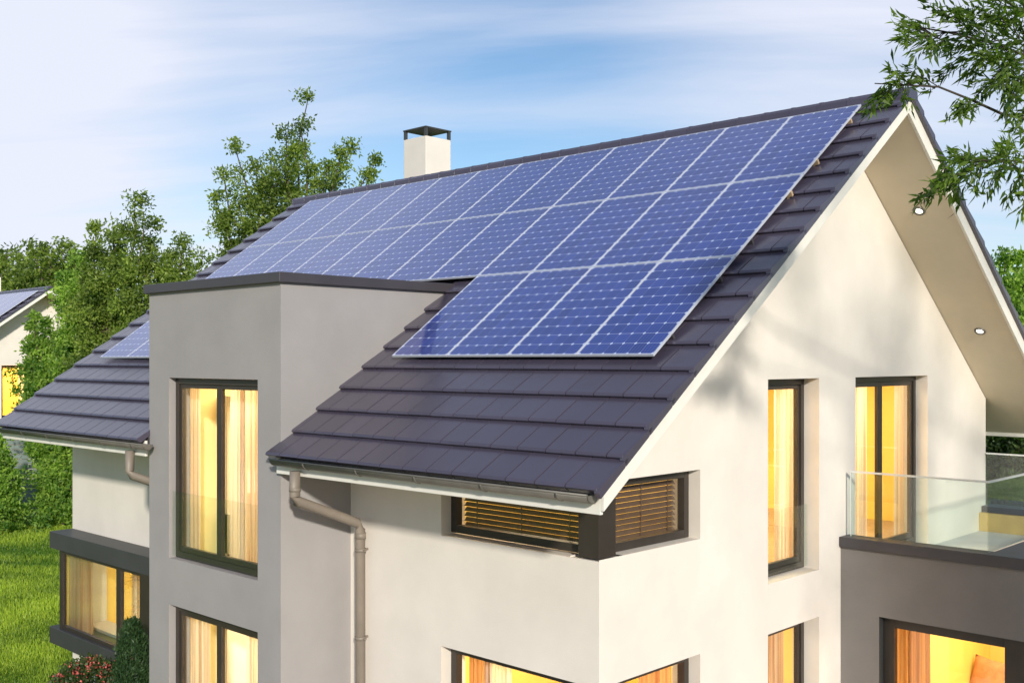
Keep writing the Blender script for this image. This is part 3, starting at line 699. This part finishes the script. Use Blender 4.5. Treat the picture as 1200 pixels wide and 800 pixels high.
# bright green shrubs
tree('shrub', 'tall bright green column shrub in front of the neighbouring house', 'shrub', gbase(62, 35.5),
     tp([(42, 372), (34, 382), (55, 378), (36, 410), (72, 400), (52, 405), (48, 440), (70, 430), (46, 460), (82, 450), (56, 480), (66, 500), (50, 490), (64, 520)], 35.5, .5), 'leaf_bright', 28000, .15, .036, .09, .26, 'bright green shrubs', fork=.3)
tree('shrub', 'bright green leafy shrub with its top left of the ragged olive tree', 'shrub', gbase(95, 37),
     tp([(88, 305), (100, 320), (76, 326), (82, 345), (105, 360), (92, 340), (110, 400), (80, 390), (95, 430), (120, 430), (80, 420), (100, 300)], 37, .8), 'leaf_bright', 32000, .16, .038, .11, .33, 'bright green shrubs', fork=.3)
tree('shrub', 'dense dark green shrub reaching down to the lawn beside the left house wall', 'shrub', gbase(75, 34.5),
     tp([(62, 520), (78, 515), (66, 550), (74, 560), (86, 545), (68, 590), (80, 590), (66, 535), (75, 480), (90, 500), (88, 575), (100, 470), (118, 450), (70, 596), (84, 596)], 34.5, .5), 'leaf_bright', 30000, .15, .036, .09, .26, 'bright green shrubs', fork=.1)
tree('shrub', 'small light green shrub under the gutter at the left picture edge', 'shrub', gbase(-2, 33),
     tp([(-2, 515), (4, 530), (-10, 520), (6, 545), (-12, 545), (2, 560), (6, 580), (-10, 590), (-1, 598), (3, 590), (-8, 600)], 33, .4), 'leaf_bright', 16000, .14, .034, .07, .24, 'bright green shrubs', fork=.1)
# right hand side
tree('shrub', 'light green shrub beyond the lower right roof slope', 'shrub', gbase(1190, 30),
     tp([(1172, 308), (1180, 300), (1192, 304), (1200, 300), (1185, 330), (1198, 340), (1178, 335), (1205, 365), (1192, 370), (1210, 320), (1215, 345)], 30, .8), 'leaf_bright', 18000, .15, .036, .12, .32, 'bright green shrubs')
for i, (x, d) in enumerate(((1168, 24.5), (1205, 23.5), (1240, 25))):
    tree('shrub', ['dark shrub beyond the terrace beside the end of the gable wall', 'dark shrub beyond the terrace glass at the right picture edge', 'dark shrub furthest right beyond the terrace'][i], 'shrub', gbase(x, d),
     tp([(x+a, y) for a, y in ((-14, 505), (0, 500), (14, 505), (-18, 530), (16, 530), (0, 530), (-16, 560), (14, 560), (0, 565), (-8, 600), (10, 600))], d, .8), 'leaf_dark', 12000, .14, .034, .08, .28, 'dark shrubs beyond the terrace', fork=.2)
# fence behind the lawn
mb = MB(); a = P(-40, 600, 36.4); b = P(120, 600, 36.4); dv = (b-a); dv.z = 0; Lf = dv.length; dv.normalize(); nn = Vector((-dv.y, dv.x, 0))
fn = empty('garden_fence', (a.x, a.y, 0), 'blue grey board fence behind the shrubs at the far edge of the lawn', 'fence')
m4 = Matrix(((dv.x, nn.x, 0, a.x), (dv.y, nn.y, 0, a.y), (0, 0, 1, 0), (0, 0, 0, 1)))
z = .05
while z < 2.9: mb.box((0, 0, z), (Lf, .03, z+.15), mat=m4); z += .165
mb.build('board_panel', M['fence'], fn)
x = 0
while x < Lf: mb = MB(); mb.box((x, .032, 0), (x+.09, .12, 2.95), mat=m4); mb.build('post', M['fence'], fn); x += 1.9
# conifer and flowering shrub by the bay
def conifer():
    c = Vector((-7.32, -.98, 0)); root = empty('conifer', c, 'small dark cone shaped conifer in front of the bay window beside the tower', 'conifer')
    mb = MB(); mb.tube([c, c+Vector((0, 0, 1.75))], [.05, .01], 8); mb.build('trunk', M['bark'], root, fixn=False)
    cl, sg = [], []
    for i in range(420):
        t = random.random()**.8; z = .1+1.75*t; r = .40*(1-t)**.75+.02; an = random.uniform(0, 6.28); rr = r*random.uniform(.75, 1.05)
        cl.append((math.cos(an)*rr, math.sin(an)*rr, z)); sg.append(.035)
    V, vals = leaves(cl, sg, 16000, .07, .011, up=1.6); quads('crown', V, vals, M['leaf_conifer'], root)
conifer()
def flowers():
    c = Vector((-8.55, -1.0, 0)); root = empty('flowering_shrub', c, 'low rounded shrub covered in red flowers below the bay window', 'shrub')
    mb = MB(); cl = []
    for i in range(260):
        an = random.uniform(0, 6.28); t = random.random(); ph = math.acos(1-t*.95); r = .72*random.uniform(.9, 1.02)
        p = Vector((math.cos(an)*math.sin(ph)*r, math.sin(an)*math.sin(ph)*r*.8, .35+math.cos(ph)*r)); cl.append(tuple(p))
    for p in cl[::6]: mb.tube([c, c+Vector(p)*.55, c+Vector(p)], [.012, .008, .003], 4)
    mb.build('stems', M['bark'], root, fixn=False)
    V, vals = leaves(cl, .06, 9000, .06, .018, up=.5); quads('foliage', V, vals, M['leaf_dark'], root)
    V, vals = leaves([tuple(Vector(p)*1.03) for p in cl], .035, 2600, .035, .016, up=.8); quads('blossom', V, vals, M['petal'], root)
flowers()
# yellow flowering shrub on the front lawn, seen mirrored in the bay window
tree('shrub', 'yellow flowering shrub on the front lawn', 'shrub', (-13.2, -3.4, 0), [(-13.2+random.uniform(-.9, .9), -3.4+random.uniform(-.9, .9), random.uniform(.8, 2.0)) for _ in range(14)], 'leaf_yellow', 7000, .09, .03, .05, .2, fork=.2)

# unseen loose tree added behind the camera on the sunny side to dapple the gable
tree('tree', 'unseen tall loose tree added on the sunny side to dapple the gable', 'tree', (13.6, -3.2, 0), [(13.6+random.uniform(-1.8, 1.8), -3.2+random.uniform(-2.2, 2.6), random.uniform(9.2, 13.5)) for _ in range(12)], 'leaf_olive', 3000, .18, .06, .13, .34, sub=1)
# near tree at the right: trunk outside the frame, boughs reaching over the roof corner
def near_tree():
    base = Vector(P(2060, 600, 8.6)); base.z = 0
    root = empty('willow_tree', base, 'near tree reaching into the upper right with long narrow leaves', 'tree')
    mb = MB(); top = Vector((base.x, base.y, 9.5)); tr = bent(base, top, 8, 0, .02); mb.tube(tr, [.20-.016*i for i in range(9)], 12)
    twigs = []
    def limb(pix, d, r0, clen, side=6):
        pts = [P(x, y, d+dd) for x, y, dd in pix]; j = min(range(len(tr)), key=lambda i: abs(tr[i].z-(pts[0].z-.4)))
        full = [tr[j], tr[j].lerp(pts[0], .5)+Vector((0, 0, .12))]+pts
        mb.tube(full, [r0*(1-.86*i/(len(full)-1))+.002 for i in range(len(full))], 7)
        return full
    D = 7.3
    L1 = limb([(1250, 150, .2), (1175, 134, .1), (1140, 118, .0), (1100, 102, 0), (1060, 100, 0), (1025, 98, 0)], D, .013, 0)
    L2 = limb([(1250, 100, .5), (1215, 70, .4), (1160, 50, .3), (1110, 38, .2), (1065, 30, .1)], D, .017, 0)
    L3 = limb([(1250, 60, .2), (1205, 20, .2), (1170, -5, .2), (1130, -15, .2)], D, .017, 0)
    L4 = limb([(1260, 260, .2), (1225, 215, .1), (1180, 190, 0), (1120, 185, 0)], D, .013, 0)
    sprays = []          # (start, end) twig pairs in pixels
    tw = [((1100,102),(1060,80)),((1095,104),(1070,96)),((1070,100),(1042,84)),((1060,100),(1048,96)),((1058,102),(1040,118)),((1050,100),(1020,128)),((1045,100),(1012,132)),((1058,104),(1064,126)),
          ((1140,118),(1122,128)),((1145,120),(1118,136)),((1098,44),(1075,60)),((1090,46),(1050,50)),((1095,42),(1048,22)),((1085,44),(1058,38)),((1100,46),(1060,28)),((1105,48),(1090,62)),
          ((1150,45),(1110,10)),((1140,40),(1092,6)),((1160,50),(1125,15)),((1150,50),(1098,50)),((1160,52),(1112,60)),((1165,55),(1102,88)),((1170,60),(1130,90)),((1180,60),(1140,30)),
          ((1190,60),(1150,75)),((1200,60),(1160,100)),((1200,55),(1165,30)),((1195,45),(1175,10)),((1190,70),(1175,110)),((1205,80),(1150,110)),((1210,60),(1190,20)),((1215,80),(1185,120)),
          ((1215,40),(1195,0)),((1200,20),(1160,0)),((1190,10),(1150,-10)),((1180,30),(1140,8)),((1215,20),(1200,-10)),((1195,90),(1178,138)),((1215,110),(1192,150)),((1205,70),(1170,85)),
          ((1180,75),(1148,62)),((1185,30),(1152,22)),((1175,90),(1140,100)),((1210,95),(1172,98)),((1225,50),(1180,52)),
          ((1190,190),(1160,180)),((1180,188),(1132,188)),((1160,188),(1128,200)),((1150,190),(1108,184)),((1200,190),(1165,205)),((1210,195),(1178,168)),((1215,170),(1188,150)),((1190,195),(1200,215)),
          ((1120,190),(1085,232)),((1110,200),(1078,240)),((1130,205),(1110,222)),((1140,200),(1095,215)),((1150,195),(1140,222)),((1170,200),(1158,226)),((1195,210),(1180,238)),((1215,215),(1195,250)),((1130,192),(1118,236)),((1215,235),(1196,225))]
    for (a, b) in tw:
        dj = random.uniform(-.35, .35)
        A = P(a[0], a[1], D+dj*.6+.1); B = P(b[0], b[1], D+dj)
        pts = bent(A, B, 4, .04, .06); mb.tube(pts, [.004, .0035, .003, .002, .0012], 5, cap=False); twigs.append(pts)
    # join twigs to their boughs
    allL = [p for L in (L1, L2, L3, L4) for p in L[2:]]
    for t in twigs:
        q = min(allL, key=lambda p: (p-t[0]).length); mb.tube([q, q.lerp(t[0], .5)+Vector((0, 0, .01)), t[0]], [.005, .004, .004], 5, cap=False)
    mb.build('trunk', M['bark_dark'], root, fixn=False)
    Vs, vals = [], []
    for t in twigs:
        ln = sum((t[i+1]-t[i]).length for i in range(4)); n = int(46*ln/.25)
        dr_ = (t[-1]-t[0]).normalized()
        cv = random.gauss(0, .15)
        for i in range(max(16, n)):
            s_ = random.random()**.8*4; j = min(int(s_), 3); p = t[j].lerp(t[j+1], s_-j)+Vector([random.gauss(0, .024) for _ in range(3)])
            d = (dr_*1.0+Vector([random.gauss(0, .62) for _ in range(3)])+Vector((0, 0, -.25))).normalized()
            a = d.cross(Vector([random.gauss(0, 1) for _ in range(3)])).normalized(); nrm = d.cross(a)
            l = random.uniform(.045, .115); w = l*random.uniform(.09, .14)
            m1 = p+d*l*.38+nrm*l*.03; tipp = p+d*l-nrm*l*.06
            Vs += [p, m1+a*w, tipp, m1-a*w]; vals.append(min(1, max(0, .42+cv+random.gauss(0, .22))))
    V = np.array([tuple(v-base) for v in Vs]); quads('crown', V, np.array(vals), M['leaf_near'], root)
near_tree()

# ------------------------------------------------------------------ sky and sun
SUN = Vector((.76, -.52, .33)).normalized()
el = math.asin(SUN.z); az = math.atan2(SUN.x, SUN.y)
w = bpy.data.worlds.new('World'); bpy.context.scene.world = w; w.use_nodes = True; t = w.node_tree; t.nodes.clear()
class WN(NT):
    def __init__(s, t): s.t = t
k = WN(t)
out = k.n('ShaderNodeOutputWorld'); bg = k.n('ShaderNodeBackground'); k.l(bg.outputs[0], out.inputs[0])
sky = k.n('ShaderNodeTexSky', sky_type='NISHITA', sun_disc=False, sun_elevation=el, sun_rotation=az, air_density=1.0, dust_density=.2, ozone_density=3.0)
tc = k.n('ShaderNodeTexCoord'); sp = k.n('ShaderNodeSeparateXYZ'); k.l(tc.outputs['Generated'], sp.inputs[0])
zz = k.math('ADD', k.math('MAXIMUM', sp.outputs[2], 0.0), .16)
cb = k.n('ShaderNodeCombineXYZ'); k.l(k.math('DIVIDE', sp.outputs[0], zz), cb.inputs[0]); k.l(k.math('DIVIDE', sp.outputs[1], zz), cb.inputs[1])
mp0 = k.n('ShaderNodeMapping'); mp0.inputs['Rotation'].default_value = (0, 0, R(-40)); k.l(cb.outputs[0], mp0.inputs[0])
mp = k.n('ShaderNodeMapping'); mp.inputs['Scale'].default_value = (.42, 1.7, 1); k.l(mp0.outputs[0], mp.inputs[0])
nz = k.n('ShaderNodeTexNoise', i_Scale=1.1, i_Detail=6, i_Roughness=.55, i_Distortion=.35); k.l(mp.outputs[0], nz.inputs['Vector'])
mr = k.n('ShaderNodeMapRange', interpolation_type='SMOOTHSTEP'); mr.inputs[1].default_value = .34; mr.inputs[2].default_value = .72; k.l(nz.outputs[0], mr.inputs[0])
# thin cloud gathers towards the left of the view (a hazy bright bank) and high up on the right
def dirn(x, y):
    v = (P(x, y, 10)-CAM).normalized(); dp = k.n('ShaderNodeVectorMath', operation='DOT_PRODUCT'); dp.inputs[1].default_value = v; k.l(tc.outputs['Generated'], dp.inputs[0]); return dp.outputs['Value']
def bank(x, y, c0, c1, amt):
    m = k.n('ShaderNodeMapRange', interpolation_type='SMOOTHSTEP'); m.inputs[1].default_value = c0; m.inputs[2].default_value = c1; m.inputs[4].default_value = amt; k.l(dirn(x, y), m.inputs[0]); return m.outputs[0]
b1 = k.math('ADD', bank(-200, 60, .86, 1.0, .42), bank(-120, 60, .965, 1.0, .5)); b2 = bank(1150, -200, .93, .998, .65)
low = k.n('ShaderNodeMapRange', interpolation_type='SMOOTHSTEP'); low.inputs[1].default_value = .16; low.inputs[2].default_value = -.02; low.inputs[4].default_value = .2; k.l(sp.outputs[2], low.inputs[0])
fac = k.math('MINIMUM', k.math('ADD', k.math('MULTIPLY', mr.outputs[0], .52), k.math('ADD', k.math('ADD', b1, b2), low.outputs[0])), .96)
mx = k.n('ShaderNodeMix', data_type='RGBA'); k.l(fac, mx.inputs[0]); hs = k.n('ShaderNodeHueSaturation', i_Saturation=1.04); k.l(sky.outputs[0], hs.inputs['Color']); k.l(hs.outputs[0], mx.inputs[6])
mx.inputs[7].default_value = (6.5, 6.75, 7.7, 1); k.l(mx.outputs[2], bg.inputs[0]); bg.inputs[1].default_value = .12
sl = bpy.data.lights.new('sun', 'SUN'); sl.energy = 3.9; sl.angle = R(3); sl.color = (1, .93, .82)
so = bpy.data.objects.new('sun', sl); C.objects.link(so); so.rotation_euler = SUN.to_track_quat('Z', 'Y').to_euler()
sc = bpy.context.scene
sc.view_settings.view_transform = 'Standard'; sc.view_settings.look = 'None'; sc.view_settings.exposure = .12; sc.view_settings.gamma = 1
sc.cycles.max_bounces = 8; sc.cycles.transparent_max_bounces = 24; sc.cycles.use_denoising = True; sc.cycles.sample_clamp_indirect = 6
sc.cycles.caustics_reflective = False; sc.cycles.caustics_refractive = False
